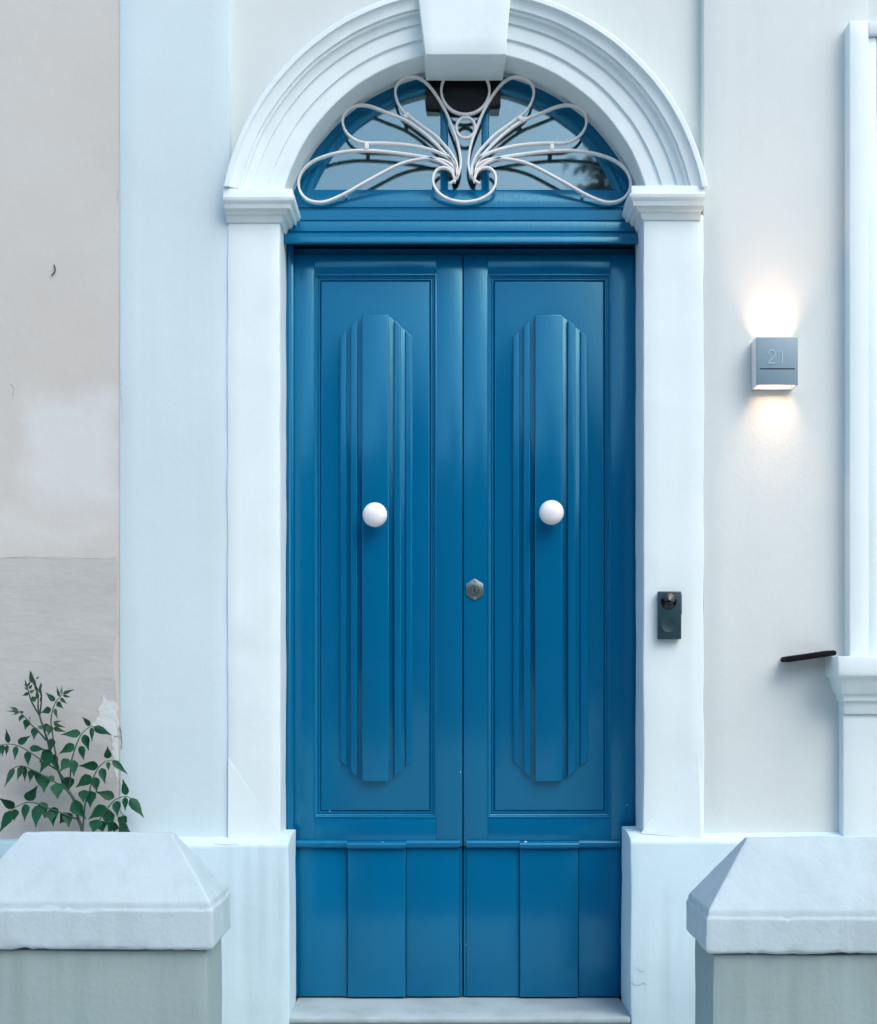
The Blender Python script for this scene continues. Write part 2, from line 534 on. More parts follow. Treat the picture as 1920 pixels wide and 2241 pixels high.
# sill: stacked mouldings over an apron pilaster
sill = [(1563, 0.040, 1850), (1536, 0.044, 1846), (1534, 0.056, 1838), (1520, 0.058, 1836), (1518, 0.070, 1832), (1500, 0.084, 1824), (1482, 0.098, 1816), (1479, 0.112, 1834), (1436, 0.116, 1835)]
rings_ = []
x_wall = X(1846, -0.03)
for py, p, _ in sill:
    z = Z(py, -p)
    xa = x_wall - (p - 0.040) * 0.55
    xb = WX1 + 0.10 + (p - 0.040)
    rings_.append([(xa, -p, z), (xb, -p, z), (xb, 0.16, z), (xa, 0.16, z)])
MB().rings(rings_).build('window_sill', 'trim_white', house, bevel=0.002, rough=(0.04, 0.001, 8), smooth=40)
MB().box(x_wall, WX1 + 0.10, -0.030, 0.16, Z_PL - 0.03, Z(1562, -0.04)).build('apron', 'trim_white', house, bevel=0.004, rough=(0.05, 0.0012, 4))

# hallway behind the door: closes the house off, dim
h = MB()
hx0, hx1, hy1 = -0.9, 1.0, 3.2
h.add([(hx0, Y_BACK, 0.3), (hx1, Y_BACK, 0.3), (hx1, hy1, 0.3), (hx0, hy1, 0.3), (hx0, Y_BACK, 3.9), (hx1, Y_BACK, 3.9), (hx1, hy1, 3.9), (hx0, hy1, 3.9)],
      [(0, 1, 2, 3), (4, 7, 6, 5), (0, 3, 7, 4), (1, 5, 6, 2), (2, 6, 7, 3)])
h.build('hallway', 'hall', house)
MB().box(X(262), WEND, Y_BACK, 6.0, TOP - 0.02, TOP + 0.25).build('roof', 'limestone', house)
MB().box(WX0 - 0.2, WEND, Y_BACK + 0.25, 6.0, 0.0, TOP - 0.03).build('room_wall', 'hall', house)

# ------------------------------------------------------------------ neighbouring wall on the left
nei = thing('neighbouring_house', 'bare beige plastered house wall behind the climbing plant', 'house', (-2.6, 0.2, 0))
NX1 = X(262, Y_NEI)
MB().box(-5.5, NX1 + 0.012, Y_NEI, Y_BACK + 2, 0.0, TOP - 0.02).build('wall', 'neighbour', nei)


def ragged(x0, x1, z0, z1, n=26, amp=0.012, f=9, seed=0):
    def j(a, b, k):
        return noise.noise(Vector((a * f, b * f, seed + k))) * amp
    pts = []
    for i in range(n): pts.append((x0 + (x1 - x0) * i / n, z0))
    for i in range(n): pts.append((x1, z0 + (z1 - z0) * i / n))
    for i in range(n): pts.append((x1 - (x1 - x0) * i / n, z1))
    for i in range(n): pts.append((x0, z1 - (z1 - z0) * i / n))
    return [(x + j(x, z, 0.3), z + j(x, z, 9.1)) for x, z in pts]


def stain(mname, x0, x1, z0, z1, col, soft, amount):
    """a limewashed area of its own outline on a wall"""
    nt = M[mname].node_tree
    b = nt.nodes['Principled BSDF']
    src = b.inputs['Base Color'].links[0].from_socket
    geo = nt.nodes.new('ShaderNodeNewGeometry')
    nz = nt.nodes.new('ShaderNodeTexNoise')
    nz.inputs['Scale'].default_value = 5
    nz.inputs['Detail'].default_value = 5
    nt.links.new(geo.outputs['Position'], nz.inputs['Vector'])
    sc_ = nt.nodes.new('ShaderNodeVectorMath'); sc_.operation = 'MULTIPLY_ADD'
    sc_.inputs[1].default_value = (soft * 2.2,) * 3
    nt.links.new(nz.outputs['Color'], sc_.inputs[0])
    nt.links.new(geo.outputs['Position'], sc_.inputs[2])
    sx = nt.nodes.new('ShaderNodeSeparateXYZ')
    nt.links.new(sc_.outputs[0], sx.inputs[0])
    cur = None
    k0 = soft * 1.1
    for sock, a, b_ in (('X', x0 + k0, x0 + k0 + soft), ('X', x1 + k0, x1 + k0 - soft), ('Z', z0 + k0, z0 + k0 + soft), ('Z', z1 + k0, z1 + k0 - soft)):
        mr = nt.nodes.new('ShaderNodeMapRange'); mr.interpolation_type = 'SMOOTHSTEP'
        mr.inputs['From Min'].default_value = a
        mr.inputs['From Max'].default_value = b_
        nt.links.new(sx.outputs[sock], mr.inputs['Value'])
        if cur is None: cur = mr.outputs[0]
        else:
            mm = nt.nodes.new('ShaderNodeMath'); mm.operation = 'MULTIPLY'
            nt.links.new(cur, mm.inputs[0]); nt.links.new(mr.outputs[0], mm.inputs[1]); cur = mm.outputs[0]
    am = nt.nodes.new('ShaderNodeMath'); am.operation = 'MULTIPLY'; am.inputs[1].default_value = amount
    nt.links.new(cur, am.inputs[0])
    mx = nt.nodes.new('ShaderNodeMix'); mx.data_type = 'RGBA'
    nt.links.new(am.outputs[0], mx.inputs['Factor']); nt.links.new(src, mx.inputs['A'])
    mx.inputs['B'].default_value = tuple(col) + (1,)
    nt.links.new(mx.outputs['Result'], b.inputs['Base Color'])


stain('neighbour', X(20), X(300), Z(1150), Z(815), (0.60, 0.65, 0.65), 0.10, 0.75)
stain('neighbour', X(-200), X(300), Z(1240), Z(1090), (0.58, 0.61, 0.60), 0.12, 0.7)
tag(MB().prism(ragged(X(-700, Y_NEI), X(257, Y_NEI), Z(1835, Y_NEI), Z(1218, Y_NEI), 60, 0.016, 9, 3), Y_NEI - 0.003, Y_NEI + 0.03).build('plaster_patch', 'patch_grey', nei), 'grey rough trowelled plaster patch')
fl = [(228, 1520), (236, 1532), (246, 1535), (256, 1545), (259, 1600), (259, 1700), (254, 1706), (251, 1660), (246, 1628), (236, 1600), (205, 1592), (213, 1570), (219, 1545)]
fl = [(a + noise.noise(Vector((a * .11, b * .11, 2))) * 7, b + noise.noise(Vector((a * .11, b * .11, 8))) * 8) for a, b in [tuple(v) for v in spline(fl, 5, True)]]
MB().prism([(X(a, Y_NEI), Z(b, Y_NEI)) for a, b in fl], Y_NEI - 0.0042, Y_NEI + 0.02).build('paint_flake', 'flake', nei)
MB().tube([P(a, b, Y_NEI - 0.004) for a, b in spline([(118, 579), (121, 588), (119, 596), (112, 603)], 4)], [0.0016] * 13, 5).build('wire_hook', 'black', nei)
MB().profile_x([(Y_NEI, Z(1836, 0)), (-0.03, Z(1842, -0.03)), (-0.034, Z(1850, -0.03)), (-0.036, 0.0)], -5.5, X(262) - 0.0008, 0.3).build('plinth', 'plinth_blue', nei, bevel=0.004, rough=(0.06, 0.004, 5))

# hairline cracks, crumbled joints and one drawn shade line
def crack_and_shade(pts, Y, name='crack_and_shade', m='grime_and_shade', rad=0.0011, par=nei):
    sp = spline(pts, 5)
    sp = [(v.x + noise.noise(Vector((v.x * .3, v.y * .3, 1))) * 2.5, v.y) for v in sp]
    rr = [rad * (0.35 + 0.65 * abs(noise.noise(Vector((a * .2, b * .2, 4))))) for a, b in sp]
    MB().tube([P(a, b, Y) for a, b in sp], rr, 5).build(name, m, par)


crack_and_shade([(263, 805), (266, 830), (265, 850), (267, 880), (268, 925)], Y_PIL - 0.0004)
crack_and_shade([(258, 415), (257, 430), (258, 446)], Y_NEI - 0.0004)
crack_and_shade([(262, 1590), (266, 1612), (265, 1640)], Y_PIL - 0.0006, m='mortar', rad=0.002)
crack_and_shade([(250, 1612), (258, 1611), (265, 1612)], Y_NEI - 0.0050, m='mortar', rad=0.0012)
crack_and_shade([(262, 1655), (264, 1690), (263, 1740), (265, 1790)], Y_PIL - 0.0004)
crack_and_shade([(0, 1222), (60, 1219), (130, 1224), (200, 1222), (248, 1226)], Y_NEI - 0.0026, rad=0.0014)  # dark line drawn as the shade along the raised plaster patch's top edge
crack_and_shade([(25, 840), (30, 852), (27, 866)], Y_NEI - 0.0006, rad=0.0016)
crack_and_shade([(1382, 2150), (1394, 2157), (1408, 2151), (1414, 2155)], YP - 0.0035, rad=0.0012, par=house)
crack_and_shade([(1392, 2118), (1402, 2126), (1410, 2127)], YP - 0.0030, rad=0.0009, par=house)
crack_and_shade([(1475, 2205), (1482, 2215)], YP - 0.0035, rad=0.0012, par=house)
crack_and_shade([(470, 1846), (495, 1848), (520, 1846)], YP + 0.001, rad=0.0010, par=house)

# ------------------------------------------------------------------ doorstep
step = thing('doorstep', 'pale stone threshold slab under the blue double door', 'doorstep', (X(1008), -0.05, 0))
xs0, xs1 = X(632, YP) + 0.001, X(1381, YP) - 0.001
MB().box(xs0, xs1, -0.052, 0.30, Z_THR - 0.020, Z_THR - 0.004).build('slab', 'stone', step, bevel=0.004, rough=(0.06, 0.001, 6))
MB().box(xs0, xs1, -0.040, 0.29, 0.0, Z_THR - 0.021).build('riser', 'paving', step)
MB().box(xs0 - 0.06, xs1 + 0.06, -0.36, -0.062, 0.0, 0.34).build('tread', 'stone', step, bevel=0.006)
MB().box(xs0 - 0.06, xs1 + 0.06, -0.66, -0.361, 0.0, 0.17).build('tread', 'stone', step, bevel=0.006)

# ------------------------------------------------------------------ door frame with fanlight
frame = thing('door_frame', 'blue painted door frame with transom and arched fanlight over the leaves', 'door frame', (X(1015, Y_FR), Y_FR, Z_THR))
# side posts
for (a, b) in ((604, 642), (1391, 1422)):
    o = MB().box(X(a, Y_FR), X(b, Y_FR), Y_FR + 0.004, Y_FR + 0.09, Z_THR, Z(530, Y_FR)).build('post', 'door_blue', frame, bevel=0.004)
    xm_ = 633 if a < 900 else 1400
    MB().tube([P(xm_, 2182, Y_FR + 0.004), P(xm_, 540, Y_FR + 0.004)], 0.0055, 10).build('bead', 'door_blue', o)
# transom, a moulded cornice over the leaves
tr = [(415, 0.002), (417, 0.005), (438, 0.0125), (441, 0.014), (453, 0.015), (455, 0.012), (456, 0.012), (458, 0.020), (460, 0.023), (481, 0.024), (483, 0.022), (484, 0.029), (487, 0.032), (505, 0.033), (507.5, 0.031),
      (508.5, 0.030), (511, 0.040), (516, 0.048), (523, 0.053), (529, 0.054), (533, 0.050), (535, 0.030), (536, 0.0), (536.5, -0.03)]
pr = [(Y_FR - p, Z(py, Y_FR - p)) for py, p in tr]
MB().profile_x(pr, X(600, Y_FR), X(1425, Y_FR), Y_FR + 0.09).build('transom', 'door_blue', frame, smooth=30)
MB().box(X(604, Y_FR), X(1422, Y_FR), Y_FR + 0.034, Y_FR + 0.088, Z(561, Y_LEAF + .01), Z(536, Y_FR)).build('head_rail', 'door_blue', frame, bevel=0.001)
# fanlight ring
fcx, fcz = X(1015, Y_FR), Z(548, Y_FR)
s_ = (Y_FR + D) / F
prf = [(415, 0.07), (415, 0.0), (373, 0.0), (371, -0.004), (366, -0.007), (361, -0.0065), (357, -0.003), (353, 0.005), (353, 0.07)]
rs = []
for i in range(97):
    t = i / 96
    ring = []
    for rp, y in prf:
        r = rp * s_
        a_lo = math.asin((Z(425, Y_FR) - fcz) / r)
        a = a_lo + (math.pi - 2 * a_lo) * t
        ring.append((fcx + r * math.cos(a), Y_FR + y, fcz + r * math.sin(a)))
    rs.append(ring)
MB().rings(rs).build('fanlight_ring', 'door_blue', frame, smooth=28)
# glazing posts
gx = [(964, 981), (1054, 1071)]
for a, b in gx:
    MB().box(X(a, Y_FR), X(b, Y_FR), Y_FR - 0.006, Y_FR + 0.06, Z(420, Y_FR), Z(190, Y_FR)).build('glazing_post', 'door_blue', frame, bevel=0.005, seg=3)
# dark block at the head of the fanlight
MB().prism([(X(a, Y_FR), Z(b, Y_FR)) for a, b in [(932, 150), (932, 238), (966, 240), (968, 252), (1068, 252), (1070, 234), (1096, 232), (1096, 150)]], Y_FR - 0.0085, Y_FR + 0.05).build('head_block', 'black', frame, bevel=0.003)


def pane(x0, x1):
    """one pane between posts, arched top"""
    r = 362 * s_
    z0 = Z(424, Y_FR)
    a_lo = math.asin((z0 - fcz) / r)
    xl, xr = max(x0, fcx - r * math.cos(a_lo)), min(x1, fcx + r * math.cos(a_lo))
    top = []
    n = 30
    for i in range(n + 1):
        x = xr + (xl - xr) * i / n
        top.append((x, fcz + math.sqrt(max(0, r * r - (x - fcx) ** 2))))
    return MB().prism([(xl, z0), (xr, z0)] + top, Y_FR + 0.005, Y_FR + 0.010).build('pane', 'glass', frame)


pane(-9, X(972, Y_FR)); pane(X(973, Y_FR), X(1062, Y_FR)); pane(X(1063, Y_FR), 9)

# ------------------------------------------------------------------ door leaves


def door_leaf(label, x0, x1, m0, m1, o0, o1, c0, c1, kx, ky, lock):
    """pixel columns: leaf x0..x1, panel moulding m0..m1, fluted board o0..o1 with its centre c0..c1, knob"""
    Y = Y_LEAF
    t = thing('door_leaf', label, 'door', (X((x0 + x1) / 2, Y), Y, Z_THR))
    xx = lambda p, y=Y: X(p, y)
    zz = lambda p, y=Y: Z(p, y)
    yb = Y + 0.045
    z_bot, z_top = Z_THR + 0.001, zz(558)
    zp0, zp1 = zz(1789), zz(600)
    z_dado = zz(1852)
    MB().box(xx(x0), xx(m0), Y, yb, z_dado, z_top).build('stile', 'door_blue', t, bevel=0.0012)
    MB().box(xx(m1), xx(x1), Y, yb, z_dado, z_top).build('stile', 'door_blue', t, bevel=0.0012)
    MB().box(xx(m0) + 0.0002, xx(m1) - 0.0002, Y + 0.0003, yb, zp1, z_top).build('rail', 'door_blue', t, bevel=0.0007)
    MB().box(xx(m0) + 0.0002, xx(m1) - 0.0002, Y + 0.0003, yb, z_dado, zp0).build('rail', 'door_blue', t, bevel=0.0007)
    # recessed moulding round the raised panel
    b0, b1 = xx(m0), xx(m1)

    def ringloop(ins, y):
        return [(b0 + ins, y, zp0 + ins), (b1 - ins, y, zp0 + ins), (b1 - ins, y, zp1 - ins), (b0 + ins, y, zp1 - ins)]
    mo = MB()
    loops = [ringloop(-0.0012, yb - .004), ringloop(-0.0012, Y - 0.0015), ringloop(0.002, Y - 0.0025), ringloop(0.004, Y - 0.0015), ringloop(0.006, Y + 0.006), ringloop(0.010, Y + 0.008), ringloop(0.013, Y + 0.005), ringloop(0.0155, Y + 0.0045), ringloop(0.018, Y + 0.009), ringloop(0.018, yb - .004)]
    n = 4
    vs = [v for l in loops for v in l]
    fs = []
    for k_ in range(len(loops)):
        k2 = (k_ + 1) % len(loops)
        for i in range(4):
            j = (i + 1) % 4
            fs.append((k_ * 4 + i, k_ * 4 + j, k2 * 4 + j, k2 * 4 + i))
    mo.add(vs, fs).build('panel_moulding', 'door_blue', t, bevel=0.0008, seg=2, smooth=50)
    pin = 0.0195
    pf = Y + 0.002
    p = MB()
    def pl(ins, y):
        return [(b0 + ins, y, zp0 + ins), (b1 - ins, y, zp0 + ins), (b1 - ins, y, zp1 - ins), (b0 + ins, y, zp1 - ins)]
    p.rings([pl(0.0185, yb - 0.005), pl(0.0185, Y + 0.008), pl(0.0215, pf + 0.001), pl(0.024, pf)])
    p.build('raised_panel', 'door_blue', t, bevel=0.0006)
    # fluted board with canted ends: stepped bars side by side
    zt0, zb0 = zz(692), zz(1710)
    oz = 46 * (Y + D) / F

    def lift(x):
        """how far the canted end drops at column x"""
        if x < xx(c0): return oz * (xx(c0) - x) / (xx(c0) - xx(o0))
        if x > xx(c1): return oz * (x - xx(c1)) / (xx(o1) - xx(c1))
        return 0.0

    def bar(p0, p1, h, bev):
        a, b = xx(p0), xx(p1)
        poly = [(a, zb0 + lift(a)), (b, zb0 + lift(b)), (b, zt0 - lift(b)), (a, zt0 - lift(a))]
        MB().prism(poly, pf - h, pf + 0.006).build('fluted_bar', 'door_blue', t, bevel=bev, seg=3)
    wl = c0 - o0
    wr = o1 - c1
    base = [(xx(o0), zb0 + oz), (xx(c0), zb0), (xx(c1), zb0), (xx(o1), zb0 + oz), (xx(o1), zt0 - oz), (xx(c1), zt0), (xx(c0), zt0), (xx(o0), zt0 - oz)]
    bs = MB().prism(base, pf - 0.003, pf + 0.006).build('fluted_board', 'door_blue', t, bevel=0.0012)
    bar(c0 + 1, c1 - 1, 0.022, 0.0035)
    bar(o0 + 1.5, o0 + wl * 0.30, 0.009, 0.0025)
    bar(o0 + wl * 0.50, o0 + wl * 0.80, 0.0155, 0.003)
    bar(o1 - wr * 0.30, o1 - 1.5, 0.009, 0.0025)
    bar(o1 - wr * 0.80, o1 - wr * 0.50, 0.0155, 0.003)
    # dado: rounded bead over three boards
    ca, cb = c0 - 32, c1 + 36
    z_b0, z_b1 = zz(1856), zz(1838)

    def bead(p0, p1, out, dz):
        prf_ = []
        for i in range(9):
            a = math.pi * i / 8
            prf_.append((Y + 0.001 - out * math.sin(a) ** 0.8, (z_b0 + z_b1) / 2 + dz + (z_b1 - z_b0) / 2 * math.cos(a)))
        MB().profile_x(prf_, xx(p0), xx(p1), Y + 0.03).build('bead', 'door_blue', t, smooth=50)
    lo, hi = (x0, x1 - 6) if lock == 0 else (x0 + 6, x1)
    bead(lo, ca - 0.1, 0.013, 0)
    bead(ca, cb, 0.021, -0.003)
    bead(cb + 0.1, hi, 0.013, 0)
    MB().box(xx(lo), xx(ca), Y + 0.006, yb, z_bot, z_dado - 0.0005).build('board', 'door_blue', t, bevel=0.002)
    MB().box(xx(ca) + 0.001, xx(cb) - 0.001, Y - 0.004, yb, z_bot, z_dado - 0.0005).build('board', 'door_blue', t, bevel=0.004, seg=3)
    MB().box(xx(cb), xx(hi), Y + 0.003, yb, z_bot, z_dado - 0.0005).build('board', 'door_blue', t, bevel=0.003)
    e0, e1 = (x1 - 6, x1) if lock == 0 else (x0, x0 + 6)
    MB().box(xx(e0) + 0.0003, xx(e1) - 0.0003, Y + 0.010, yb, z_bot, z_dado - 0.0005).build('edge_strip', 'door_blue', t, bevel=0.001)
    # chipped paint
    for (cxp, cyp, cr, yy) in (chips := ([(1151, 1844, 0.0050, Y - 0.0125), (1372, 1762, 0.0022, Y), (1021, 2068, 0.003, Y + 0.009)] if lock else [(722, 1775, 0.0024, pf), (690, 1762, 0.0028, Y), (838, 1843, 0.0022, Y - 0.018), (1008, 1690, 0.0024, Y)])):
        c_ = P(cxp, cyp, yy)
        pol = []
        for i in range(9):
            a = 2 * math.pi * i / 9
            rr = cr * (0.6 + 0.6 * abs(noise.noise(Vector((cxp + math.cos(a) * 2, cyp, math.sin(a) * 2)))))
            pol.append((c_.x + rr * math.cos(a) * (1.4 if cr > 0.004 else 0.6), c_.z + rr * math.sin(a)))
        MB().prism(pol, yy - 0.0006, yy + 0.001).build('paint_chip', 'iron_white', t)
    # knob
    yk_ = pf - 0.022
    kr = 27 * (yk_ - 0.03 + D) / F
    kc = P(kx, ky, yk_ - 0.035)
    prk = [(0.011, yk_ + 0.002), (0.010, yk_ - 0.012), (0.014, yk_ - 0.018)]
    cy = yk_ - 0.018 - kr * 0.62
    for i in range(1, 15):
        a = -1.05 + (math.pi / 2 + 1.05) * i / 14
        prk.append((max(0.0006, kr * math.cos(a)), cy - kr * 0.72 * math.sin(a)))
    MB().lathe_y(kc.x, kc.z, prk, 40).build('knob', 'knob_white', t, smooth=60)
    if lock:
        lc = P(1039, 1290, Y - 0.004)
        rw, rh = 19 * (Y + D) / F, 24 * (Y + D) / F
        hexa = [(lc.x, lc.z + rh), (lc.x + rw, lc.z + rh * 0.5), (lc.x + rw, lc.z - rh * 0.5), (lc.x, lc.z - rh), (lc.x - rw, lc.z - rh * 0.5), (lc.x - rw, lc.z + rh * 0.5)]
        lk = MB().prism(hexa, Y - 0.004, Y + 0.001).build('lock_plate', 'steel', t, bevel=0.001)
        MB().lathe_y(lc.x, lc.z - 0.001, [(0.0155, Y - 0.003), (0.0155, Y - 0.007), (0.0135, Y - 0.009), (0.0125, Y - 0.0075), (0.011, Y - 0.0075), (0.0095, Y - 0.010), (0.0005, Y - 0.0105)], 28).build('cylinder', 'steel', lk)
        MB().box(lc.x - 0.0016, lc.x + 0.0016, Y - 0.0112, Y - 0.009, lc.z - 0.007, lc.z + 0.006).build('keyhole', 'black', lk)
        for sg in (1, -1):
            MB().lathe_y(lc.x, lc.z + sg * rh * 0.79, [(0.0032, Y - 0.003), (0.003, Y - 0.0052), (0.0006, Y - 0.006)], 14).build('screw', 'steel', lk)
    return t


door_leaf('blue panelled door leaf with white knob and no lock', 643, 1012.5, 688, 955, 744, 903, 792, 853, 821, 1127, 0)
door_leaf('blue panelled door leaf with white knob and hexagonal steel lock plate', 1015, 1391, 1068, 1337, 1122, 1287, 1169, 1231, 1207, 1122, 1)

# ------------------------------------------------------------------ white iron grille in front of the fanlight
YG = Y_FR - 0.038
gril = thing('fanlight_grille', 'white scrolled iron grille fanning out in front of the fanlight', 'grille', P(1016, 440, YG))


def G(zx, zy):
    q = P(620 + zx * 0.4507, 140 + zy * 0.4507, YG)
    return (q.x, q.z)


loopA = [(832, 560), (836, 530), (822, 492), (780, 465), (715, 455), (640, 462), (560, 485), (470, 530), (385, 577), (300, 625), (215, 662), (160, 667), (110, 650), (80, 610), (74, 560), (96, 510), (150, 465), (230, 435), (320, 419), (400, 416), (500, 422), (600, 434), (700, 450), (770, 474), (822, 512), (842, 552)]
loopB = [(838, 545), (832, 495), (810, 458), (760, 427), (680, 402), (590, 387), (480, 380), (400, 379), (345, 362), (305, 325), (288, 280), (295, 240), (325, 208), (375, 195), (430, 203), (500, 230), (580, 262), (640, 298), (700, 345), (760, 402), (810, 458), (838, 510), (848, 545)]
loopC = [(850, 530), (842, 480), (820, 435), (785, 392), (740, 345), (680, 300), (620, 255), (580, 222), (555, 180), (544, 130), (556, 92), (592, 65), (640, 58), (682, 76), (720, 115), (755, 165), (790, 228), (820, 300), (845, 370), (858, 430), (862, 490), (846, 545), (808, 578)]
scr = [(835, 572), (822, 525), (797, 503), (765, 500), (738, 520), (728, 555), (735, 592), (765, 630), (815, 656), (882, 666)]
MX = 881
wbar = 0.0070
for L in (loopA, loopB, loopC):
    for sgn in (0, 1):
        pts = [(2 * MX - a, b) if sgn else (a, b) for a, b in L]
        MB().strip([tuple(v) for v in spline([G(a, b) for a, b in pts], 8)], wbar, YG, YG + 0.013, w_end=0.005).build('scroll', 'iron_white', gril, smooth=50)
full = scr + [(2 * MX - a, b) for a, b in reversed(scr[:-1])]
MB().strip([tuple(v) for v in spline([G(a, b) for a, b in full], 10)], wbar, YG + 0.0006, YG + 0.0136, w_end=0.005).build('scroll', 'iron_white', gril, smooth=50)
cir = [G(885 + 117 * math.cos(a), 123 + 117 * math.sin(a)) for a in [R(-40) + R(260) * i / 60 for i in range(61)]]
MB().strip(cir, wbar, YG + 0.0004, YG + 0.0134).build('ring', 'iron_white', gril, smooth=50)
cir = [G(887 + 46 * math.cos(a), 305 + 50 * math.sin(a)) for a in [2 * math.pi * i / 40 for i in range(40)]]
MB().strip(cir, wbar, YG + 0.0002, YG + 0.0132, closed=True).build('ring', 'iron_white', gril, smooth=50)
for (a, b, ang) in ((600, 246, -55), (405, 398, 0), (1154, 262, 55), (1306, 402, 0)):
    x, z = G(a, b)
    ca_, sa_ = math.cos(R(ang)), math.sin(R(ang))
    poly = [(x + u * ca_ - v_ * sa_, z + u * sa_ + v_ * ca_) for u, v_ in ((-0.006, -0.009), (0.006, -0.009), (0.006, 0.009), (-0.006, 0.009))]
    MB().prism(poly, YG - 0.003, YG + 0.018).build('collar', 'iron_white', gril, bevel=0.0015)
for a, b in ((302, 626), (1458, 626)):
    x, z = G(a, b)
    MB().box(x - 0.004, x + 0.004, YG + 0.010, Y_FR + 0.02, z - 0.004, z + 0.004).build('fixing_pin', 'iron_white', gril)

# ------------------------------------------------------------------ wall lamp with the house number
YW = Y_WALL - 0.002
lamp = thing('wall_lamp', 'square grey wall lamp with house number 21 glowing up and down', 'lamp', P(1700, 790, YW))
yl = YW - 0.055
lx0, lx1, lz0, lz1 = X(1655, yl), X(1747, yl), Z(843, yl), Z(738, yl)
zf0 = lz0 + 0.0015
MB().box(lx0, lx0 + 0.005, yl + 0.004, YW, lz0, lz1).build('body', 'lamp_body', lamp, bevel=0.001)
MB().box(lx1 - 0.005, lx1, yl + 0.004, YW, lz0, lz1).build('body', 'lamp_body', lamp, bevel=0.001)
MB().box(lx0 + 0.005, lx1 - 0.005, YW - 0.006, YW - 0.001, lz0, lz1).build('back_plate', 'lamp_body', lamp)
MB().box(lx0 + 0.002, lx1, yl, yl + 0.004, zf0, lz1).build('face_plate', 'lamp_face', lamp, bevel=0.0008)
MB().box(lx0 + 0.006, lx1 - 0.006, yl + 0.006, YW - 0.007, (lz0 + lz1) / 2 - 0.004, (lz0 + lz1) / 2 + 0.004).build('light_source', 'lamp_glow', lamp)
MB().box(X(1664, yl), X(1740, yl), yl - 0.0006, yl + 0.001, Z(808, yl), Z(806, yl)).build('groove', 'iron_dark', lamp)
two = spline([(1682, 775), (1683, 770), (1687, 767), (1692, 767), (1696, 771), (1696, 776), (1692, 783), (1687, 788), (1681, 795)], 5)
two = [tuple(v) for v in two] + [(1689, 795), (1697, 795)]
one = [(1703, 773), (1708, 769), (1712, 766.5), (1712, 775), (1712, 785), (1712, 795.5)]
for st in (two, one):
    MB().strip([(X(a, yl), Z(b, yl)) for a, b in st], 0.0036, yl - 0.0011, yl + 0.0004).build('digit', 'digit', lamp, smooth=50)
for up in (1, -1):
    al = bpy.data.lights.new('lamp_light', 'AREA')
    al.shape = 'RECTANGLE'
    al.size, al.size_y = 0.085, 0.025
    al.energy = 0.24 if up > 0 else 0.15
    al.color = (1.0, 0.53, 0.34)
    al.spread = R(75)
    lo_ = bpy.data.objects.new('lamp_light', al)
    lo_.location = ((lx0 + lx1) / 2, YW - 0.026, (lz0 + lz1) / 2 + 0.010 * up)
    lo_.rotation_euler = (R(180), 0, 0) if up > 0 else (0, 0, 0)
    C.objects.link(lo_)
    lo_.parent = lamp
    lo_.matrix_parent_inverse = Matrix.Translation(-lamp.location)

# ------------------------------------------------------------------ video doorbell on the jamb
bell = thing('video_doorbell', 'slim dark video doorbell screwed to the white door jamb', 'doorbell', P(1467, 1346, 0))
yb_ = -0.024
bx0, bx1, bz0, bz1 = X(1441, yb_), X(1492, yb_), Z(1399, yb_), Z(1294, yb_)
bo = MB().box(bx0, bx1, yb_, -0.004, bz0, bz1).build('body', 'bell_body', bell, bevel=0.003, seg=3)
bc = P(1464, 1316, yb_)
MB().lathe_y(bc.x, bc.z, [(0.0232, yb_ + 0.002), (0.0232, yb_ - 0.001), (0.0218, yb_ - 0.002), (0.012, yb_ - 0.0012), (0.010, yb_ - 0.0035), (0.004, yb_ - 0.0055), (0.0004, yb_ - 0.006)], 36).build('lens', 'bell_lens', bell, smooth=60)
bc2 = P(1464, 1368, yb_)
MB().lathe_y(bc2.x, bc2.z, [(0.0225, yb_ + 0.001), (0.0225, yb_ - 0.0008), (0.0205, yb_ - 0.0011), (0.0190, yb_ - 0.0005), (0.0004, yb_ - 0.0003)], 36).build('button', 'bell_ring', bell, smooth=60)
MB().box(bx1 - 0.004, bx1 + 0.0035, -0.012, 0.003, Z(1345, -.01), Z(1300, -.01)).build('bracket', 'bell_body', bell, bevel=0.001)
MB().box(bx0 + 0.003, bx1 - 0.003, -0.0041, 0.004, bz0 + 0.003, bz1 - 0.003).build('mounting_plate', 'bell_body', bell)

# ------------------------------------------------------------------ dark bar beside the sill
yv = -0.06
a0, a1 = P(1729, 1443, yv), P(1826, 1429, yv)
ax = (a1 - a0)
L_ = ax.length
th = math.atan2(ax.z, ax.x)
hr = 0.0078
capsule = [(L_ + hr * math.cos(t_), hr * math.sin(t_)) for t_ in [R(-90) + R(180) * i / 10 for i in range(11)]] + [(hr * math.cos(t_), hr * math.sin(t_)) for t_ in [R(90) + R(180) * i / 10 for i in range(11)]]
poly = [(a0.x + u * math.cos(th) - v_ * math.sin(th), a0.z + u * math.sin(th) + v_ * math.cos(th)) for u, v_ in capsule]
tag(MB().prism(poly, yv, Y_WALL + 0.01).build('iron_bracket', 'iron_dark', bevel=0.002), 'dark rounded flat iron bar jutting from the wall beside the window sill', 'bracket')

# ------------------------------------------------------------------ gate piers


